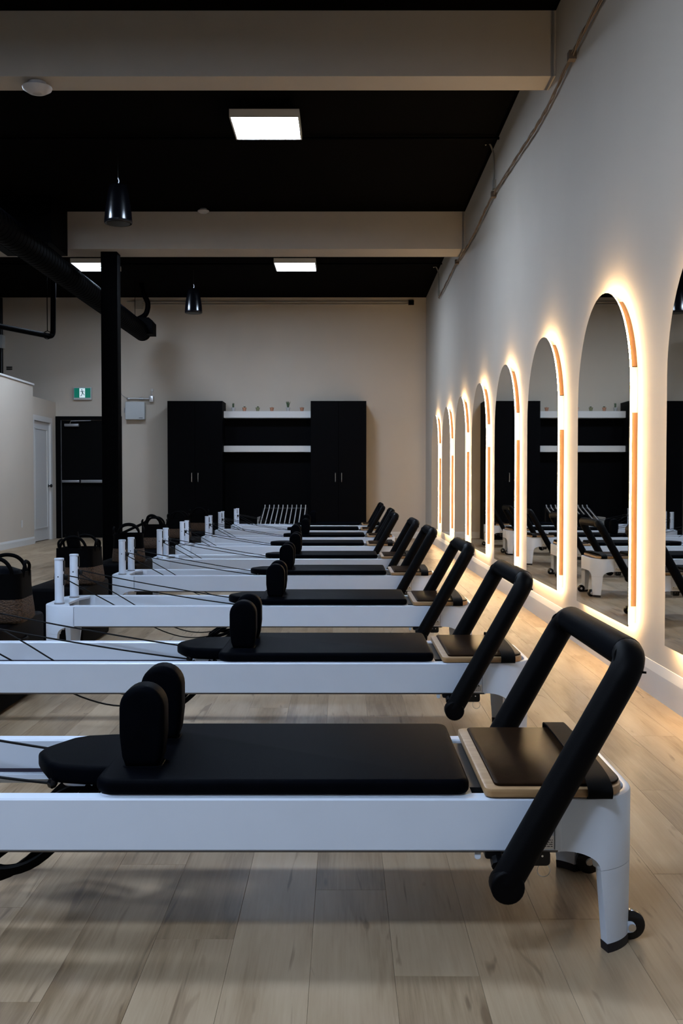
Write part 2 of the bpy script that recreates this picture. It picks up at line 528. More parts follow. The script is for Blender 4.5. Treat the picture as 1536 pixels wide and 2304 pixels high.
for x, y, lb in ((-3.71, 9.6, 'ceiling panel light left of the frame between the beams'), (-1.5, 3.8, 'ceiling panel light above the nearest reformers, out of frame'),
                 (-4.3, 3.8, 'ceiling panel light above left foreground, out of frame'), (-1.2, -.7, 'ceiling panel light over the camera on the right'),
                 (-2.6, -.7, 'added unseen ceiling panel over the camera in the middle, brightens the nearest rail'), (-4.1, -.7, 'ceiling panel light over the camera on the left')):  # middle panel is an added lamp that lifts the nearest rail
    panel_light(x, y, lb)

# ------------------------------------------------------------------ pilates reformer (built once, then copied)
XR, XLF, HW, RC = .665, -1.78, .285, .13      # right end, left end, half width, corner radius
LEGC = RC * R(43)
def end_path(sgn):
    """plan path of a frame end, near rail -> round corners -> far rail, with arc length; sgn +1 right, -1 left"""
    xe = XR if sgn > 0 else XLF
    pts = []
    def put(x, y): pts.append(Vector((x, y)))
    st = .19
    for k in range(13): put(xe - sgn * (st - (st - RC) * k / 12), -HW)
    for k in range(1, 25):
        a = R(90 * k / 24); put(xe - sgn * (RC - RC * math.sin(a)), -HW + RC - RC * math.cos(a))
    for k in range(1, 16): put(xe, -HW + RC + (2 * HW - 2 * RC) * k / 16)
    for k in range(0, 25):
        a = R(90 * k / 24); put(xe - sgn * (RC - RC * math.cos(a)), HW - RC + RC * math.sin(a))
    for k in range(1, 13): put(xe - sgn * (RC + (st - RC) * k / 12), HW)
    s = [0]
    for a, b in zip(pts, pts[1:]): s.append(s[-1] + (b - a).length)
    return pts, s
def path_at(pts, s, q):
    q = max(0, min(s[-1], q))
    for i in range(len(s) - 1):
        if s[i + 1] >= q:
            t = (q - s[i]) / max(s[i + 1] - s[i], 1e-9)
            p = pts[i].lerp(pts[i + 1], t)
            break
    h = .004
    def raw(v):
        v = max(0, min(s[-1], v))
        for i in range(len(s) - 1):
            if s[i + 1] >= v:
                return pts[i].lerp(pts[i + 1], (v - s[i]) / max(s[i + 1] - s[i], 1e-9))
    d = (raw(q + h) - raw(q - h)).normalized()
    return p, d
def shell_pt(pts, s, q, ins, sgn):
    p, d = path_at(pts, s, q)
    n = Vector((d.y, -d.x)) * sgn       # outward
    r = p - n * ins
    return r
def leg_w(z):        # half width along the path of a leg at height z
    return .040 + .021 * min(z / .187, 1)
def build_reformer():
    t = empty('pilates_reformer', (0, 0, 0))
    # side rails
    for sg in (-1, 1):
        prof = [(.285, .236), (.285, .346), (.281, .350), (.243, .350), (.239, .346), (.239, .262), (.225, .258), (.225, .246), (.245, .240), (.250, .229), (.279, .229)]
        rail = MB().prism([(sg * a, b) for a, b in prof], 'X', XLF + .185, XR - .185).build('side_rail', M_ENAMEL, t)
        MB().box(XLF + .2, XR - .2, min(sg * .2388, sg * .2375), max(sg * .2388, sg * .2375), .2625, .272).build('inner_track', M_TRACK, rail, smooth=0)
        MB().prism([(sg * .2851, .2335), (sg * .2848, .2355), (sg * .2795, .2288), (sg * .278, .2280)], 'X', XLF + .19, XR - .19).build('bottom_lip', M_SEAM, rail, smooth=0)
        for x in (-1.35, -.95, -.572, -.139, .085, .138, .191, .244, .298):
            MB().lathe([(.0035, 0), (.0035, .0006), (.002, .0012)], 8, (x, sg * .2852, .258), 'Y').build('screw_head', M_ENAMEL, rail)
    # frame ends, legs, feet
    for sgn in (1, -1):
        pts, s = end_path(sgn)
        st = .19 - RC
        c1, c2 = st + LEGC, s[-1] - st - LEGC
        def bot(q):
            d = min(abs(q - c1), abs(q - c2))
            if d < .0611: return .187
            if d > .145: return .233
            u = (d - .061) / .084
            return .187 + .046 * math.sqrt(max(0, 1 - (1 - u) ** 2))
        qs = sorted(set([round(v, 5) for v in s] + [round(c + e * dd, 5) for c in (c1, c2) for e in (-1, 1) for dd in (.0605, .0612, .064, .068, .075, .085, .10)]))
        qs = [q for q in qs if 0 <= q <= s[-1]]
        th = .034
        bev = .005
        rings = []
        wide = .115 if sgn < 0 else .045
        for q in qs:
            b = bot(q)
            def P(i, z):
                r = shell_pt(pts, s, q, i, sgn); return (r.x, r.y, z)
            rings.append([P(0, b), P(0, .35 - bev), P(bev * .35, .35 - bev * .3), P(bev, .35), P(.016, .35), P(.020, .35 - bev), P(.026, .32), P(th, .30), P(th, b)])
        cap = MB().loft(rings, True, True).build('frame_end', M_ENAMEL, t)
        # top shelf plate inside the end
        if sgn < 0:
            pl = [shell_pt(pts, s, q, .02, sgn) for q in [s[-1] * k / 40 for k in range(41)]]
            poly = [(p.x, p.y) for p in pl if p.x < XLF + .15]
            poly = poly + [(XLF + .15, .225), (XLF + .115, .12), (XLF + .115, -.12), (XLF + .15, -.225)]
            area = sum(poly[i - 1][0] * poly[i][1] - poly[i][0] * poly[i - 1][1] for i in range(len(poly)))
            if area < 0: poly.reverse()
            MB().prism(poly, 'Z', .335, .347).build('end_plate', M_ENAMEL, cap, smooth=0)
        # legs
        for c in (c1, c2):
            def ring(z, grow=0.0):
                wz = leg_w(z) + grow
                us = [-1 + 2 * k / 10 for k in range(11)]
                o_ = [shell_pt(pts, s, c + u * wz, -grow, sgn) for u in us]
                i_ = [shell_pt(pts, s, c + u * wz * .85, th - .006 * (1 - z / .187) + grow, sgn) for u in reversed(us)]
                return [(p.x, p.y, z) for p in o_ + i_]
            lg = MB().loft([ring(z) for z in (.020, .06, .12, .186)], True, True).build('leg', M_ENAMEL, t)
            MB().loft([ring(z, .0012) for z in (0, .0195)], True, True).build('foot', M_RUBBER, lg)
            MB().loft([[(a, b, .1862) for a, b, _ in ring(.186, -.001)], [(a, b, .1872) for a, b, _ in ring(.186, -.001)]], True, True).build('seam', M_SEAM, lg, smooth=0)
            if sgn > 0:
                yy = -HW + .085 if c == c1 else HW - .085
                wh = MB().lathe([(.012, -.0125), (.026, -.0125), (.0335, -.008), (.0345, 0), (.0335, .008), (.026, .0125), (.012, .0125)], 24, (.658, yy, .0348), 'Y').build('wheel', M_GLOSSBLACK, t)
                ys = -1 if c == c1 else 1
                MB().prism(rrect(.622, .667, .022, .047, .011, 4), 'Y', yy + ys * .019, yy + ys * .014).build('wheel_bracket', M_ENAMEL, wh)
                MB().lathe([(.006, -.003), (.009, -.003), (.009, .001), (.005, .003)], 10, (.658, yy - (.021 if ys < 0 else .0145), .0348), 'Y').build('wheel_bolt', M_CHROME, wh)
                MB().lathe([(.010, -.0005), (.010, .0005)], 12, (.658, yy - .0132, .0348), 'Y').build('wheel_hub', M_STEEL, wh)
    # cover strip over the joint of rail and end
    for sg in (-1, 1):
        a, b = sorted((sg * .2845, sg * .2875))
        MB().slab(rrect(.468, .482, .236, .347, .002, 2), a, b, .0008, 1, 'Y').build('joint_cover', M_ENAMEL, t)
        MB().box(.4665, .4678, min(sg * .2851, sg * .2856), max(sg * .2851, sg * .2856), .237, .346).build('joint_gap', M_SEAM, t, smooth=0)
    # warning label: black triangle and lines of small print
    lab = tag(MB().box(.402, .4655, -.2858, -.2852, .2385, .2675).build('warning_label', M_LABEL, t, smooth=0), 'white sticker with black warning triangle and small print')
    MB().prism([(.448, .2605), (.4575, .2605), (.4528, .2672)], 'Y', -.2862, -.2858).build('warning_triangle', M_INK, lab, smooth=0)
    for z, x0 in ((.2575, .408), (.2528, .406), (.2481, .405), (.2434, .41)):
        q = MB(); x = x0
        rr = random.Random(int(z * 1e4))
        while x < .461:
            l = rr.uniform(.003, .008); q.box(x, min(x + l, .463), -.2861, -.2858, z, z + .0018); x += l + .0016
        q.build('print_line', M_INK, lab, smooth=0)
    # gear under the near rail: black bracket, pin ring, white tab
    for sg in (-1, 1):
        y0, y1 = sorted((sg * .283, sg * .235))
        br = MB().slab(rrect(.314, .352, .2145, .234, .007, 3), y0, y1, .002, 1, 'Y').slab(rrect(.408, .459, .199, .234, .009, 3), y0, y1, .002, 1, 'Y').box(.35, .41, y0 + .01, y1 - .01, .222, .233).build('bar_bracket', M_BLACK, t)
        for x in (.425, .441):
            MB().lathe([(.0025, -.001), (.002, .001)], 8, (x, sg * .2835, .222), 'Y').build('bracket_screw', M_CHROME, br)
        MB().tube([(.446 + .0145 * math.cos(2 * math.pi * k / 20), sg * .272, .186 + .0145 * math.sin(2 * math.pi * k / 20)) for k in range(21)], .0008, 6, False).build('pin_ring', M_STEEL, br)
        MB().slab(rrect(.292, .306, .212, .236, .006, 4), min(sg * .277, sg * .274), max(sg * .277, sg * .274), .0006, 1, 'Y').build('tab', M_ENAMEL, t)
    # footbar: foam-covered bent tube
    RB = .0345
    fb_path = arcpts([(.353, -.335, .185), (.625, -.335, .672), (.625, .335, .672), (.353, .335, .185)], .062, 8)
    fb = MB().tube(fb_path, RB, 20).build('footbar', M_FOAM, t, smooth=50)
    MB().lathe([(RB + .0002, -.285), (RB + .0014, -.275), (RB + .0014, .275), (RB + .0002, .285)], 22, (.625, 0, .672), 'Y').build('grip_sleeve', M_VINYL, fb)
    for sg in (-1, 1):
        # mitred seam where the grip sleeve meets the leg foam, with its loose thread end
        d = Vector((.272, 0, .487)).normalized(); n1 = (d + Vector((0, sg, 0))).normalized()
        u1 = d.cross(n1).normalized(); v1 = n1.cross(u1)
        c0 = Vector((.617, sg * .322, .659))
        MB().tube([c0 + u1 * (RB + .0006) * math.cos(2 * math.pi * k / 28) + v1 * (RB + .004) * math.sin(2 * math.pi * k / 28) for k in range(29)], .0022, 6, False).build('sleeve_seam', M_WEB, fb)
        MB().tube([(.634, sg * .343, .642), (.649, sg * .345, .641)], .0028, 6).build('cover_tie', M_WEB, fb)
        kn = MB().slab([(.353 + RB * 1.06 * math.cos(R(a)), .181 + RB * 1.06 * math.sin(R(a))) for a in range(0, 360, 15)], *sorted((sg * .318, sg * .366)), .006, 3, 'Y').build('pivot_cap', M_FOAM, fb)
        MB().tube([(.338, sg * .30, .205), (.338, sg * .25, .225)], .012, 8).build('pivot_arm', M_BLACK, fb)
    # standing plate
    plate = MB().slab(rrect(.314, .629, -.287, .280, [.02, .075, .075, .02], 6), .3525, .3725, .004, 2).build('standing_plate', M_PLY, t)
    MB().slab(rrect(.337, .6275, -.268, .262, [.015, .065, .065, .015], 6), .3726, .3795, .004, 2).build('plate_pad', M_PLATEPAD, plate)
    strap = [(.578, .290, .356), (.578, .294, .370), (.578, .278, .387), (.577, .15, .391), (.574, 0, .392), (.570, -.15, .392), (.566, -.255, .389), (.565, -.297, .374), (.565, -.296, .356), (.567, -.275, .3508)]
    sp = spline(strap, 5)
    rings = []
    for i, p in enumerate(sp):
        a, b = sp[max(i - 1, 0)], sp[min(i + 1, len(sp) - 1)]
        d = (b - a).normalized(); ux = Vector((1, 0, 0)); ux = (ux - d * ux.dot(d)).normalized(); nn = d.cross(ux)
        rings.append([p + ux * u * .027 + nn * v * .0022 for u, v in ((-1, -1), (1, -1), (1, 1), (-1, 1))])
    MB().loft(rings).build('foot_strap', M_WEB, plate)
    # carriage
    car = MB().slab(rrect(-.545, .290, -.262, .262, .02, 3), .338, .3515, .002, 1).build('carriage_frame', M_ENAMEL, t)
    MB().box(.288, .325, -.20, .20, .336, .3505).build('spring_gear', M_BLACK, car, smooth=0)
    for k in range(4):
        MB().tube([(.29, -.10 + k * .066, .318), (.48, -.10 + k * .066, .318)], .012, 8).build('spring', M_STEEL, car)
    tp = rrect(-.555, .283, -.272, .282, [.045, .03, .03, .045], 6)
    MB().slab(tp, .3525, .387, .013, 4).build('carriage_pad', M_VINYL, t)
    hp = [(-.52, -.165), (-.52, .170), (-.60, .163), (-.665, .150), (-.700, .122), (-.735, .050), (-.748, .020), (-.750, -.015), (-.735, -.050), (-.700, -.118), (-.665, -.145), (-.60, -.160)]
    hp = list(reversed(hp))
    ar = sum(hp[i - 1][0] * hp[i][1] - hp[i][0] * hp[i - 1][1] for i in range(len(hp)))
    if ar < 0: hp.reverse()
    hr = MB().slab(hp, .341, .3862, .013, 4).build('headrest', M_VINYL, t, smooth=50)
    MB().slab(rrect(-.67, -.50, -.115, .115, .03, 4), .326, .338, .002, 1).build('headrest_tongue', M_STEEL, hr)
    for sg in (-1, 1):
        MB().lathe([(.002, -.013), (.010, -.008), (.0135, 0), (.010, .008), (.002, .013)], 14, (-.683, sg * .135, .341), 'X').build('cord_ball', M_GLOSSBLACK, hr)
        pill = [(-.467 + .053 * math.cos(R(a)), .522 + .054 * math.sin(R(a))) for a in range(0, 181, 12)]
        pill += [(-.520, .46), (-.514, .41), (-.506, .388)] + [(-.428, .388), (-.420, .41), (-.414, .46)]
        sr = MB().slab(pill, sg * .13 - .040, sg * .13 + .040, .016, 4, 'Y').build('shoulder_rest', M_VINYL, t, smooth=50)
        MB().slab(rrect(-.513, -.421, sg * .13 - .042, sg * .13 + .042, .02, 4), .386, .389, .001, 1).build('rest_base', M_VINYL, sr)
    # riser posts
    for sg in (-1, 1):
        yy = sg * .165
        post = MB().lathe([(.026, .347), (.026, .604), (.0245, .607)], 24, (-1.704, yy, 0)).build('riser_post', M_ENAMEL, t)
        MB().lathe([(.0272, .599), (.0275, .6), (.0275, .608), (.025, .611)], 24, (-1.704, yy, 0)).build('post_cap', M_ENAMEL, post)
        MB().lathe([(.030, .3472), (.030, .353), (.027, .356)], 24, (-1.704, yy, 0)).build('post_collar', M_GREY, post)
        MB().lathe([(.0267, .20), (.0267, .346)], 20, (-1.704, yy, 0)).build('post_socket', M_ENAMEL, post)
        MB().box(-1.684, -1.673, yy - .009, yy + .009, .535, .597).box(-1.684, -1.673, yy - .009, yy + .009, .455, .520).build('pulley_slot', M_BLACK, post, smooth=0)
        MB().lathe([(.006, -.008), (.015, -.006), (.012, 0), (.015, .006), (.006, .008)], 14, (-1.668, yy, .500), 'Y').build('pulley', M_BLACK, post)
        MB().lathe([(.004, -.0275), (.004, -.0255)], 8, (-1.704, yy, .505), 'Y').build('post_pin', M_BLACK, post)
    # cords: two run to the carriage, two drop through the well to the foot loops
    for sg in (-1, 1):
        y0 = sg * .165
        MB().tube(spline([(-1.664, y0, .512), (-1.35, sg * .160, .448), (-1.0, sg * .150, .387), (-.80, sg * .142, .356), (-.69, sg * .135, .341)], 5), .0034, 7).build('cord', M_CORD, t)
        MB().tube(spline([(-1.664, y0, .488), (-1.45, sg * .155, .372), (-1.30, sg * .14, .285), (-1.12, sg * .12, .185), (-.96, sg * .105, .145), (-.80, sg * .09, .172), (-.66, sg * .08, .285), (-.62, sg * .08, .325)], 5), .0034, 7).build('cord', M_CORD, t)
        # webbing loop hanging from the hook under the headrest
        for dx, dy, dz in ((0, 0, 0), (.055, .03, .028)):
            lp = [(-.60 + dx * .3, sg * .10, .330), (-.665 + dx, sg * (.125 + dy), .235 + dz), (-.76 + dx, sg * (.145 + dy), .145 + dz), (-.845 + dx, sg * (.14 + dy), .118 + dz), (-.875 + dx, sg * (.115 + dy), .135 + dz), (-.80 + dx, sg * (.10 + dy), .19 + dz), (-.70 + dx, sg * (.09 + dy * .5), .285), (-.61 + dx * .3, sg * .085, .330)]
            sp = spline(lp, 5)
            rings = []
            for i, p in enumerate(sp):
                a, b = sp[max(i - 1, 0)], sp[min(i + 1, len(sp) - 1)]
                d = (b - a).normalized(); uy = Vector((0, 1, 0)); uy = (uy - d * uy.dot(d)).normalized(); nn = d.cross(uy)
                rings.append([p + uy * u * .015 + nn * v * .0085 for u, v in ((-1, -1), (1, -1), (1, 1), (-1, 1))])
            MB().loft(rings).build('foot_loop', M_WEB, t)
        MB().tube([(-.60, sg * .09, .318), (-.615, sg * .09, .338)], .008, 8).build('loop_hook', M_CHROME, t)
    return t
NEAR = [2.275, 3.987, 5.824, 7.705, 9.363, 11.238, 12.990, 14.774, 16.50]
XOFF = [0.0, .07, .08, .042, .032, -.052, -.008, -.056, -.012]
ORD = ['first and nearest', 'second', 'third', 'fourth', 'fifth', 'sixth', 'seventh', 'eighth', 'ninth and farthest']
ref = build_reformer()
for i in range(9):
    o = ref if i == 0 else copy_tree(ref)
    o.location = (XOFF[i], NEAR[i] + HW, 0)
    tag(o, 'white pilates reformer with black carriage and footbar, %s from the camera' % ORD[i], 'pilates reformer', 'pilates reformers in a row')

# ------------------------------------------------------------------ arched mirrors with warm backlight
MW, MZ0, MTOP = 1.17, .297, 2.113
MR = MW / 2
def arch_outline(ins, n=28):
    """closed outline in (y, z), counter-clockwise, inset by ins; y measured from the mirror's near edge"""
    r = MR - ins
    zs = MTOP - MR
    pts = [(ins, MZ0 + ins), (MW - ins, MZ0 + ins)]
    pts += [(MR + r * math.cos(R(180 * k / n)), zs + r * math.sin(R(180 * k / n))) for k in range(n + 1)]
    return pts
def sweep_outline(mb, pts, x0, x1, th):
    n = len(pts)
    cx = sum(p[0] for p in pts) / n
    rings = []
    for i in range(n):
        a, b, c = pts[i - 1], pts[i], pts[(i + 1) % n]
        e1 = Vector((b[0] - a[0], b[1] - a[1])).normalized(); e2 = Vector((c[0] - b[0], c[1] - b[1])).normalized()
        m = (Vector((e1.y, -e1.x)) + Vector((e2.y, -e2.x))).normalized()
        m /= max(m.dot(Vector((e1.y, -e1.x))), .5)
        q = (b[0] - m.x * th, b[1] - m.y * th)
        rings.append([(x0, b[0], b[1]), (x1, b[0], b[1]), (x1, q[0], q[1]), (x0, q[0], q[1])])
    rings.append(rings[0])
    mb.loft(rings, False, True)
def build_mirror():
    t = empty('arched_mirror')
    g = MB()
    o_ = arch_outline(0)
    n = len(o_)
    g.add([(-.050, y, z) for y, z in o_], [tuple(range(n))], 0)
    g.add([(-.0495, y, z) for y, z in o_] + [(-.045, y, z) for y, z in o_], [(i, (i + 1) % n, n + (i + 1) % n, n + i) for i in range(n)] + [tuple(n + i for i in range(n))], 1)
    g.build('mirror_glass', [M_MIRROR, M_EDGE], t, smooth=0)
    l = MB(); sweep_outline(l, arch_outline(.009), -.0445, -.0335, .003); l.build('led_strip', M_LED, t, smooth=0)
    b = MB(); sweep_outline(b, arch_outline(.0125), -.0447, -.0332, .012); b.build('backing_rim', M_BATTEN, t, smooth=0)
    # battens between strip and wall
    zs = MTOP - MR
    def straight(y0, y1, z0, z1, nm='batten'):
        MB().box(-.033, -.0005, y0, y1, z0, z1).build(nm, M_BATTEN, t, smooth=0)
    for near in (True, False):
        y0, y1 = (.020, .06) if near else (MW - .06, MW - .020)
        straight(y0, y1, .40, 1.405)
        # pale blocks added in the batten gaps to catch the LED glow
        ys0, ys1 = (.024, .05) if near else (MW - .05, MW - .024)
        for z0, z1 in ((1.406, 1.64), (.315, .399)):
            MB().box(-.033, -.0005, ys0, ys1, z0, z1).build('glow_block', M_SHELF, t, smooth=0)
        rr0, rr1 = MR - .020, MR - .06
        pts = []
        a0, a1 = (168, 118) if near else (12, 62)
        aa = [a0 + (a1 - a0) * k / 10 for k in range(11)]
        rings = []
        for a in aa:
            c_, s_ = math.cos(R(a)), math.sin(R(a))
            rings.append([(-.033, MR + rr0 * c_, zs + rr0 * s_), (-.0005, MR + rr0 * c_, zs + rr0 * s_), (-.0005, MR + rr1 * c_, zs + rr1 * s_), (-.033, MR + rr1 * c_, zs + rr1 * s_)])
        MB().loft(rings).build('batten', M_BATTEN, t, smooth=0)
    return t
mir = build_mirror()
mlab = ['arched backlit wall mirror cut off by the right edge of the photo', 'largest complete arched backlit mirror, beside the nearest footbar',
        'arched backlit mirror, second complete one from the right', 'arched backlit mirror, third complete one from the right', 'arched backlit mirror in the middle of the row, fourth complete one from the right',
        'arched backlit mirror, third from the back corner', 'narrow arched backlit mirror, second from the back corner', 'narrowest arched backlit mirror, next to the back corner']
for i in range(8):
    o = mir if i == 0 else copy_tree(mir)
    o.location = (XW, 5.375 + 1.793 * (i - 1), 0)
    tag(o, mlab[i], 'mirror', 'arched backlit mirrors')

# ------------------------------------------------------------------ black boxes and baskets at the head ends
def box_seat(x, y, lab, rz=0.0):
    t = empty('sitting_box', (x, y, 0), rz); tag(t, lab, 'box', 'black sitting boxes')
    MB().slab(rrect(-.185, .185, -.38, .38, .03, 4), .004, .385, .022, 4).build('padded_body', M_BOXV, t)
    for sx in (-1, 1):
        MB().tube([(sx * .186, -.06, .30), (sx * .198, -.04, .295), (sx * .198, .04, .295), (sx * .186, .06, .30)], .008, 6).build('side_handle', M_WEB, t)
    return t
def basket(x, y, lab, rz=0.0, z=.386, s=1.0):
    t = empty('storage_basket', (x, y, z), rz); tag(t, lab, 'basket', 'two-tone baskets on the boxes')
    def rr(hw, r, zz):
        return [(a, b, zz) for a, b in rrect(-hw, hw, -hw * 1.12, hw * 1.12, r, 4)]
    MB().loft([rr(.128 * s, .05, 0), rr(.136 * s, .05, .012), rr(.132 * s, .05, .06), rr(.126 * s, .05, .112)]).build('woven_base', M_WEAVE, t, smooth=50)
    up = MB().loft([rr(.1262 * s, .05, .1121), rr(.122 * s, .05, .17), rr(.121 * s, .05, .232), rr(.112 * s, .045, .232), rr(.108 * s, .045, .19)]).build('fabric_top', M_FABRIC, t, smooth=50)
    for sg in (-1, 1):
        pth = spline([(-.085, sg * .118, .19), (-.082, sg * .126, .25), (-.05, sg * .122, .292), (0, sg * .118, .305), (.05, sg * .122, .292), (.082, sg * .126, .25), (.085, sg * .118, .19)], 5)
        MB().tube(pth, .0095, 8).build('handle', M_FABRIC, t)
    for sg in (-1, 1):
        pth = spline([(sg * .115, -.05, .21), (sg * .124, -.045, .262), (sg * .118, 0, .282), (sg * .124, .045, .262), (sg * .115, .05, .21)], 5)
        MB().tube(pth, .008, 8).build('side_loop', M_FABRIC, t)
    return t
boxes = [(-1.72, 4.96), (-1.80, 6.80), (-1.84, 8.68), (-1.91, 10.34), (-1.90, 12.22), (-1.95, 13.97)]
bl = ['nearest to the camera at the left edge', 'between the third and fourth reformers', 'between the fourth and fifth reformers', 'between the fifth and sixth reformers', 'between the sixth and seventh reformers', 'between the seventh and eighth reformers']
for (x, y), l in zip(boxes, bl):
    box_seat(x, y, 'black padded sitting box ' + l)
bx = [(-1.635, 4.96, .05), (-1.725, 6.80, -.08), (-1.785, 8.66, .2), (-1.87, 10.34, .1), (-1.93, 12.22, 0), (-1.93, 13.97, .1)]
for (x, y, rz), l in zip(bx, bl):
    basket(x, y, 'black and tan woven basket on the box ' + l, rz)
# soft black things sticking out of three baskets
def bundle(x, y, z, lab, rz, path, r):
    t = empty('strap_bundle', (x, y, z), rz); tag(t, lab, 'strap', 'black straps in the baskets')
    MB().tube(spline(path, 6), r, 10).build('padded_strap', M_FABRIC, t, smooth=60)
    return t
b1 = empty('fabric_pouch', (-1.635, 4.96, .578)); tag(b1, 'dark shiny pouch lying in the basket nearest the camera', 'pouch')
MB().lathe([(.01, 0), (.075, .004), (.098, .03), (.09, .05), (.05, .064), (.01, .068)], 18).build('pouch_body', M_VINYL, b1, smooth=60)
b2 = empty('rolled_mat', (-1.725, 6.80, .580)); tag(b2, 'black rolled item leaning out of the second basket', 'roll')
MB().tube([(-.02, -.02, .0), (-.045, -.02, .135)], .043, 14).build('roll', M_FABRIC, b2)
bundle(-1.87, 10.34, .60, 'black padded strap arching out of a basket right of the black column', 0.0,
       [(.06, 0, -.01), (.045, 0, .06), (-.01, -.02, .108), (-.06, -.02, .10), (-.09, -.03, .045), (-.2, -.06, -.01), (-.33, -.08, -.07), (-.40, -.08, -.09)], .014)

# ------------------------------------------------------------------ black cabinets, shelves, pots
def cabinet(x0, x1, lab):
    xm = (x0 + x1) / 2
    t = empty('tall_cabinet', (xm, 18.88, 0)); tag(t, lab, 'cabinet', 'tall black cabinets')
    hw = (x1 - x0) / 2
    MB().box(-hw, hw, -.26, .29, 0, 2.485).build('cabinet_body', M_CAB, t, smooth=0)
    for sx in (-1, 1):
        a, b = sorted((sx * .002, sx * (hw - .002)))
        d = MB().slab(rrect(a, b, .06, 2.482, .002, 1), -.282, -.2605, .002, 1, 'Y').build('cabinet_door', M_CAB, t, smooth=0)
        hx = sx * .056
        MB().tube([(hx, -.283, 1.04), (hx, -.308, 1.045), (hx, -.308, 1.195), (hx, -.283, 1.20)], .006, 8).build('bar_handle', M_STEEL, d)
    return t
cabinet(-3.132, -2.150, 'tall black two-door cabinet left of the white shelves')
cabinet(-.575, .42, 'tall black two-door cabinet right of the white shelves')
pn = tag(MB().box(-2.148, -.577, 19.02, 19.05, 0, 2.19).build('back_panel', M_CAB, smooth=0), 'plain black panel between the two tall cabinets', 'panel')
s1 = tag(MB().slab(rrect(-2.147, -.578, 18.80, 19.17, .003, 2), 2.195, 2.316, .003, 1).build('floating_shelf', M_SHELF, smooth=0), 'upper thick white shelf carrying small potted plants', 'shelf', 'white floating shelves')
s2 = tag(MB().slab(rrect(-2.147, -.578, 18.80, 19.018, .003, 2), 1.579, 1.692, .003, 1).build('floating_shelf', M_SHELF, smooth=0), 'lower thick white shelf, empty, between the cabinets', 'shelf', 'white floating shelves')
pots = [(-1.985, 'tall', M_CEMENT, 'grey potted spiky plant at the left end of the shelf'), (-1.784, 'round', M_TERRA, 'terracotta pot with low cactus, second from the left'), (-1.543, 'bushy', M_OLIVEPOT, 'olive green pot with small succulent, third from the left'),
        (-1.286, 'flat', M_TERRA, 'plain terracotta pot in the middle right of the shelf'), (-.993, 'spiky', M_CEMENT, 'grey pot with the tallest spiky plant'), (-.741, 'flat', M_TERRA, 'terracotta pot at the right end of the shelf')]
for x, kind, mm, lb in pots:
    t = empty('potted_plant', (x, 18.90, 2.3165)); tag(t, lb, 'plant', 'small pots on the upper shelf')
    MB().lathe([(.024, 0), (.036, .058), (.039, .058), (.039, .07), (.033, .07), (.032, .062)], 14).build('pot', mm, t)
    MB().lathe([(.030, .058), (.031, .064)], 12).build('soil', M_SOIL, t)
    rr = random.Random(kind + str(x))
    lf = MB()
    cnt, ht, sp_ = {'tall': (10, .10, .35), 'spiky': (14, .12, .45), 'round': (8, .03, .9), 'bushy': (9, .03, .9), 'flat': (6, .016, .9)}[kind]
    for k in range(cnt):
        a = rr.uniform(0, 6.28); l = ht * rr.uniform(.7, 1.05); o_ = sp_ * rr.uniform(.2, 1) * l
        lf.tube([(.008 * math.cos(a), .008 * math.sin(a), .062), (o_ * .5 * math.cos(a), o_ * .5 * math.sin(a), .062 + l * .6), (o_ * math.cos(a), o_ * math.sin(a), .064 + l)], [.009, .008, .001], 6)
    if kind in ('tall', 'spiky'):
        lf.lathe([(.014, .062), (.018, .10), (.012, .13), (.002, .15)], 10)
    lf.build('leaves', M_LEAF, t)

# slanted rack of white bars in front of the panel
rk = empty('slanted_bar_rack', (-1.02, 17.7, 0)); tag(rk, 'low slanted rack of ten parallel white bars before the black panel', 'rack')
for k in range(10):
    x = -.36 + .08 * k
    MB().tube([(x, -.45, .300), (x, .72, .590), (x, .765, .630)], .0085, 8).build('bar', M_BAR, rk)
MB().tube([(-.38, -.43, .290), (.38, -.43, .290)], .011, 8).tube([(-.38, .70, .572), (.38, .70, .572)], .011, 8).build('cross_tube', M_BLACK, rk)
for sx in (-.385, .385):
    MB().tube([(sx, -.43, .0), (sx, -.43, .29), (sx, .70, .572), (sx, .70, 0)], .012, 8).build('side_frame', M_BLACK, rk)
MB().box(-.405, -.398, -.38, .45, .24, .45).build('side_plate', M_BAR, rk, smooth=0).rotation_euler = (0, 0, 0)

# ------------------------------------------------------------------ fittings on the back wall
ex = empty('exit_sign', (-4.773, YB, 2.66)); tag(ex, 'green running man exit sign above the black door', 'exit sign')
MB().slab(rrect(-.165, .165, -.115, .115, .006, 2), -.06, 0, .004, 2, 'Y').build('sign_housing', M_BOXGREY, ex)
MB().box(-.148, .148, -.0625, -.0602, -.078, .098).build('green_face', M_GREEN, ex, smooth=0)
MB().box(-.052, .050, -.0645, -.0627, -.074, .094).build('picto_panel', M_PICTO, ex, smooth=0)
rm = MB()
def limb(pts, w_): rm.tube([(a, -.0655, b) for a, b in pts], w_, 6)
rm.lathe([(.011, -.001), (.011, .001)], 12, (-.008, -.0655, .068), 'Y')
limb([(-.006, .050), (.006, .012)], .011)
limb([(-.004, .046), (.026, .042), (.036, .022)], .0052)
limb([(-.008, .046), (-.030, .034), (-.042, .040)], .0052)
limb([(.006, .012), (.026, -.014), (.040, -.034)], .0066)
limb([(.004, .012), (-.008, -.028), (-.032, -.050)], .0066)
rm.build('running_figure', mat('exit_ink', (.0, .05, .06), .5), ex, smooth=0)

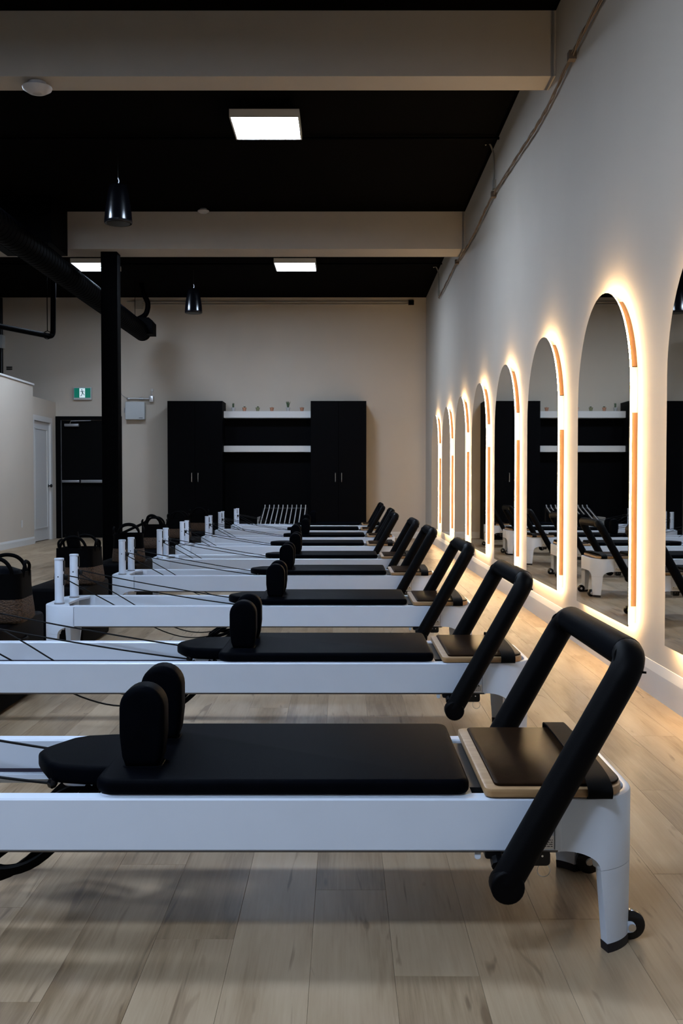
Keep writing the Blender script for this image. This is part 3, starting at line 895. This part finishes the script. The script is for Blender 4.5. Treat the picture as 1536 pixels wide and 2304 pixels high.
hb = empty('wall_control_box', (-3.80, YB, 2.345)); tag(hb, 'pale square wall box with steel conduit above it', 'wall box')
MB().slab(rrect(-.178, .178, -.165, .16, .012, 3), -.13, -.001, .01, 3, 'Y').build('box_body', M_BOXGREY, hb)
MB().box(.075, .145, -.1312, -.1302, -.14, -.131).build('name_strip', M_INK, hb, smooth=0)
MB().tube([(-.19, -.09, .05), (-.195, -.1, -.04)], .008, 6).build('side_latch', M_GREY, hb)
cp = empty('steel_conduit', (-3.80, YB, 2.56)); tag(cp, 'short steel pipe with fittings over the pale wall box', 'pipe')
MB().tube([(-.16, -.045, .012), (.27, -.045, .0)], .011, 10).build('pipe', M_STEEL, cp)
for x, r in ((-.13, .024), (.10, .026), (.12, .022)):
    MB().lathe([(r * .7, -.03), (r, -.02), (r, .02), (r * .7, .03)], 12, (x, -.045, .006), 'X').build('pipe_fitting', M_STEEL, cp)
MB().slab(rrect(.255, .33, -.06, .055, .015, 3), -.09, -.001, .008, 2, 'Y').build('junction_box', M_STEEL, cp)
MB().tube(spline([(.29, -.04, .05), (.295, -.045, .10), (.30, -.03, .15)], 4), .006, 6).build('riser_wire', M_STEEL, cp)
MB().slab(rrect(.275, .32, .14, .19, .006, 2), -.03, -.001, .004, 2, 'Y').build('wall_plate', M_TRIM, cp)
MB().tube(spline([(-.15, -.04, .012), (-.22, -.03, .05), (-.27, -.01, .10), (-.30, -.01, .2)], 4), .005, 6).build('feed_wire', M_GREY, cp)

cn = empty('wall_conduit_run', (0, YB, 4.30)); tag(cn, 'thin beige conduits running along the top of the back wall', 'conduit')
MB().tube([(-3.95, -.03, .035), (1.25, -.03, .035)], .012, 8).build('upper_conduit', M_CONDUIT, cn)
MB().tube([(-3.75, -.03, -.01), (1.12, -.03, -.01), (1.2, -.03, .0)], .010, 8).build('lower_conduit', M_CONDUIT, cn)
MB().box(1.2, 1.3, -.06, 0, -.02, .06).build('end_box', M_COLUMN, cn, smooth=0)
MB().box(-3.80, -3.66, -.05, 0, -.09, .06).build('pull_box', M_CONDUIT, cn, smooth=0)

lp = empty('vertical_wall_pipe', (-6.25, YB, 0)); tag(lp, 'dark vertical pipe with grey box high at the left edge', 'pipe')
MB().tube([(0, -.07, 2.7), (0, -.07, 4.4)], .035, 12).build('pipe', M_BLACK, lp)
MB().box(-.2, .05, -.16, -.0005, 3.48, 3.72).build('grey_box', M_BOXGREY, lp, smooth=0)
vg = tag(MB().box(-6.175, -6.07, YB - .02, YB - .0005, 3.135, 3.155).box(-6.175, -6.07, YB - .02, YB - .0005, 3.10, 3.12).build('wall_vent', M_BLACK, smooth=0), 'small dark louvre vent high on the back wall', 'vent')
ot = tag(MB().slab(rrect(16.79, 16.87, .30, .42, .006, 2), -5.2, -5.193, .002, 1, 'X').build('wall_outlet', M_TRIM, smooth=0), 'white outlet plate low on the partition wall', 'outlet')

# ------------------------------------------------------------------ duct, pipes, cables and ceiling devices
dk = empty('round_duct', (-3.458, 0, 3.623)); tag(dk, 'black round spiral duct running toward the back wall', 'duct')
dm = MB()
prof = []
y = 4.0
while y < 17.95:
    prof += [(.148, y), (.148, y + .10), (.152, y + .105), (.152, y + .112)]
    y += .117
prof = [(a, b) for a, b in prof]
dm.lathe(prof, 24, (0, 0, 0), 'Y').build('duct_tube', M_COLUMN, dk, smooth=30)
MB().slab([(-.06, -.075), (.236, -.075), (.236, .13), (.17, .205), (-.06, .205)], 17.70, 18.05, .004, 1, 'Y').build('end_outlet', M_COLUMN, dk, smooth=0)
for yy in (17.3, 12.2):
    MB().tube([(.02, yy, .14), (.02, yy, .79)], .004, 6).build('hanger_wire', M_COLUMN, dk)
MB().tube(spline([(.03, 17.8, .80), (.07, 17.8, .62), (.14, 17.8, .45), (.10, 17.8, .27), (-.05, 17.8, .18)], 6), .045, 12).build('flex_hose', M_COLUMN, dk)
bh = tag(MB().box(-4.19, -3.44, 12.35, 13.09, 3.865, 4.419).build('duct_trunk', M_COLUMN, smooth=0), 'black boxed duct against the far beam at upper left', 'duct')
sp_ = empty('sprinkler_pipe', (-4.05, 14.6, 3.07)); tag(sp_, 'black pipe with an elbow hanging at upper left', 'pipe')
MB().tube(arcpts([(-.85, -2.0, 0), (0, 0, 0), (.02, 0, 1.345)], .09, 8), .037, 14).build('pipe', M_COLUMN, sp_, smooth=50)
MB().tube([(-.05, -.1, .06), (-.05, -.1, 1.345)], .006, 6).build('hanger_rod', M_COLUMN, sp_)
MB().tube([(-.05 + .055 * math.cos(2 * math.pi * k / 16), -.1, .01 + .055 * math.sin(2 * math.pi * k / 16)) for k in range(17)], .006, 6, False).build('hanger_ring', M_COLUMN, sp_)
for y in (10.25, 16.1):
    tag(MB().tube([(-6, y, 4.395), (XW, y, 4.395)], .014, 8).build('ceiling_conduit', M_COLUMN), 'thin black conduit across the ceiling behind the %s panel light' % ('large' if y < 12 else 'far'), 'conduit')

def speaker(x, y, zb, lab):
    t = empty('pendant_speaker', (x, y, zb)); tag(t, lab, 'speaker', 'black pendant speakers')
    MB().lathe([(.118, .004), (.134, .0), (.140, .008), (.140, .03), (.132, .12), (.110, .27), (.092, .36), (.080, .385), (.04, .395)], 32).build('housing', M_GLOSSBLACK, t, smooth=50)
    MB().lathe([(.02, -.001), (.115, -.001), (.117, .004)], 28).build('grille', M_BLACK, t)
    MB().tube([(0, 0, .39), (.01, 0, .43), (0, 0, .46)], .006, 6).build('hook', M_STEEL, t)
    MB().tube([(0, 0, .45), (0, 0, ZC - zb)], .003, 6).build('hanging_cable', M_BLACK, t)
speaker(-2.27, 10.6, 3.655, 'black cone pendant speaker nearer the camera, over the far beam')
speaker(-2.384, 16.7, 3.735, 'black cone pendant speaker near the back wall')
def detector(x, y, z, r, lab):
    t = empty('smoke_detector', (x, y, z)); tag(t, lab, 'smoke detector', 'ceiling smoke detectors')
    MB().lathe([(r * .6, 0), (r * .6, -.03 * r / .1)], 24).build('mount_base', M_DETECT, t)
    k_ = r / .1
    MB().lathe([(r * .62, -.026 * k_), (r * .96, -.030 * k_), (r, -.036 * k_), (r * .95, -.05 * k_), (r * .6, -.072 * k_), (r * .3, -.076 * k_), (r * .26, -.072 * k_), (.005, -.073 * k_)], 28).build('detector_dome', M_DETECT, t, smooth=50)
detector(-2.225, 7.66, 3.955, .107, 'white round detector under the nearest ceiling beam')
detector(-1.725, 12.97, ZC, .072, 'small white detector in front of the far beam')

cb = empty('cable_bundle', (XW, 0, 0)); tag(cb, 'brown twisted cable bundle running high along the right wall', 'cable')
key = [(2.0, 3.86), (4.2, 3.84), (6.107, 3.852), (6.895, 3.835), (7.68, 3.80), (8.3, 3.80), (9.3, 3.86), (10.5, 3.905), (11.4, 3.89), (12.4, 3.88), (13.4, 3.905), (13.85, 3.945), (14.9, 3.92), (16.35, 3.915)]
base = spline([(-.025, a, b) for a, b in key], 14)
for ph, rad in ((0, .0055), (2.1, .0055), (4.2, .005)):
    pts = []
    for i, p in enumerate(base):
        a = ph + i * .42
        rr_ = .007 + .004 * math.sin(i * .23 + ph)
        pts.append((min(p.x + rr_ * math.cos(a), -.008), p.y, p.z + rr_ * 1.3 * math.sin(a)))
    MB().tube(pts, rad, 6).build('cable_strand', M_CABLE, cb)
for y, z in ((6.9, 3.835), (10.45, 3.905), (13.8, 3.94)):
    MB().box(-.05, -.0005, y - .03, y + .03, z - .028, z + .028).build('cable_clamp', M_CABLE, cb, smooth=0)
for y, z, lb in ((10.47, 3.96, 'thin grey wire dropping from ceiling to the cable, nearer one'), (16.42, 3.95, 'thin grey wire dropping from ceiling to the cable, far one')):
    t = empty('drop_wire', (XW, y, z)); tag(t, lb, 'wire', 'drop wires on the right wall')
    MB().tube(spline([(-.02, 0, 0), (-.018, .01, .2), (-.022, .02, .36), (-.06, .04, .47), (-.10, .06, ZC - z)], 6), .009, 8).build('wire', M_CONDUIT, t)
    MB().box(-.035, -.0005, -.04, .03, 0, .09).build('wall_clip', M_CONDUIT, t, smooth=0)
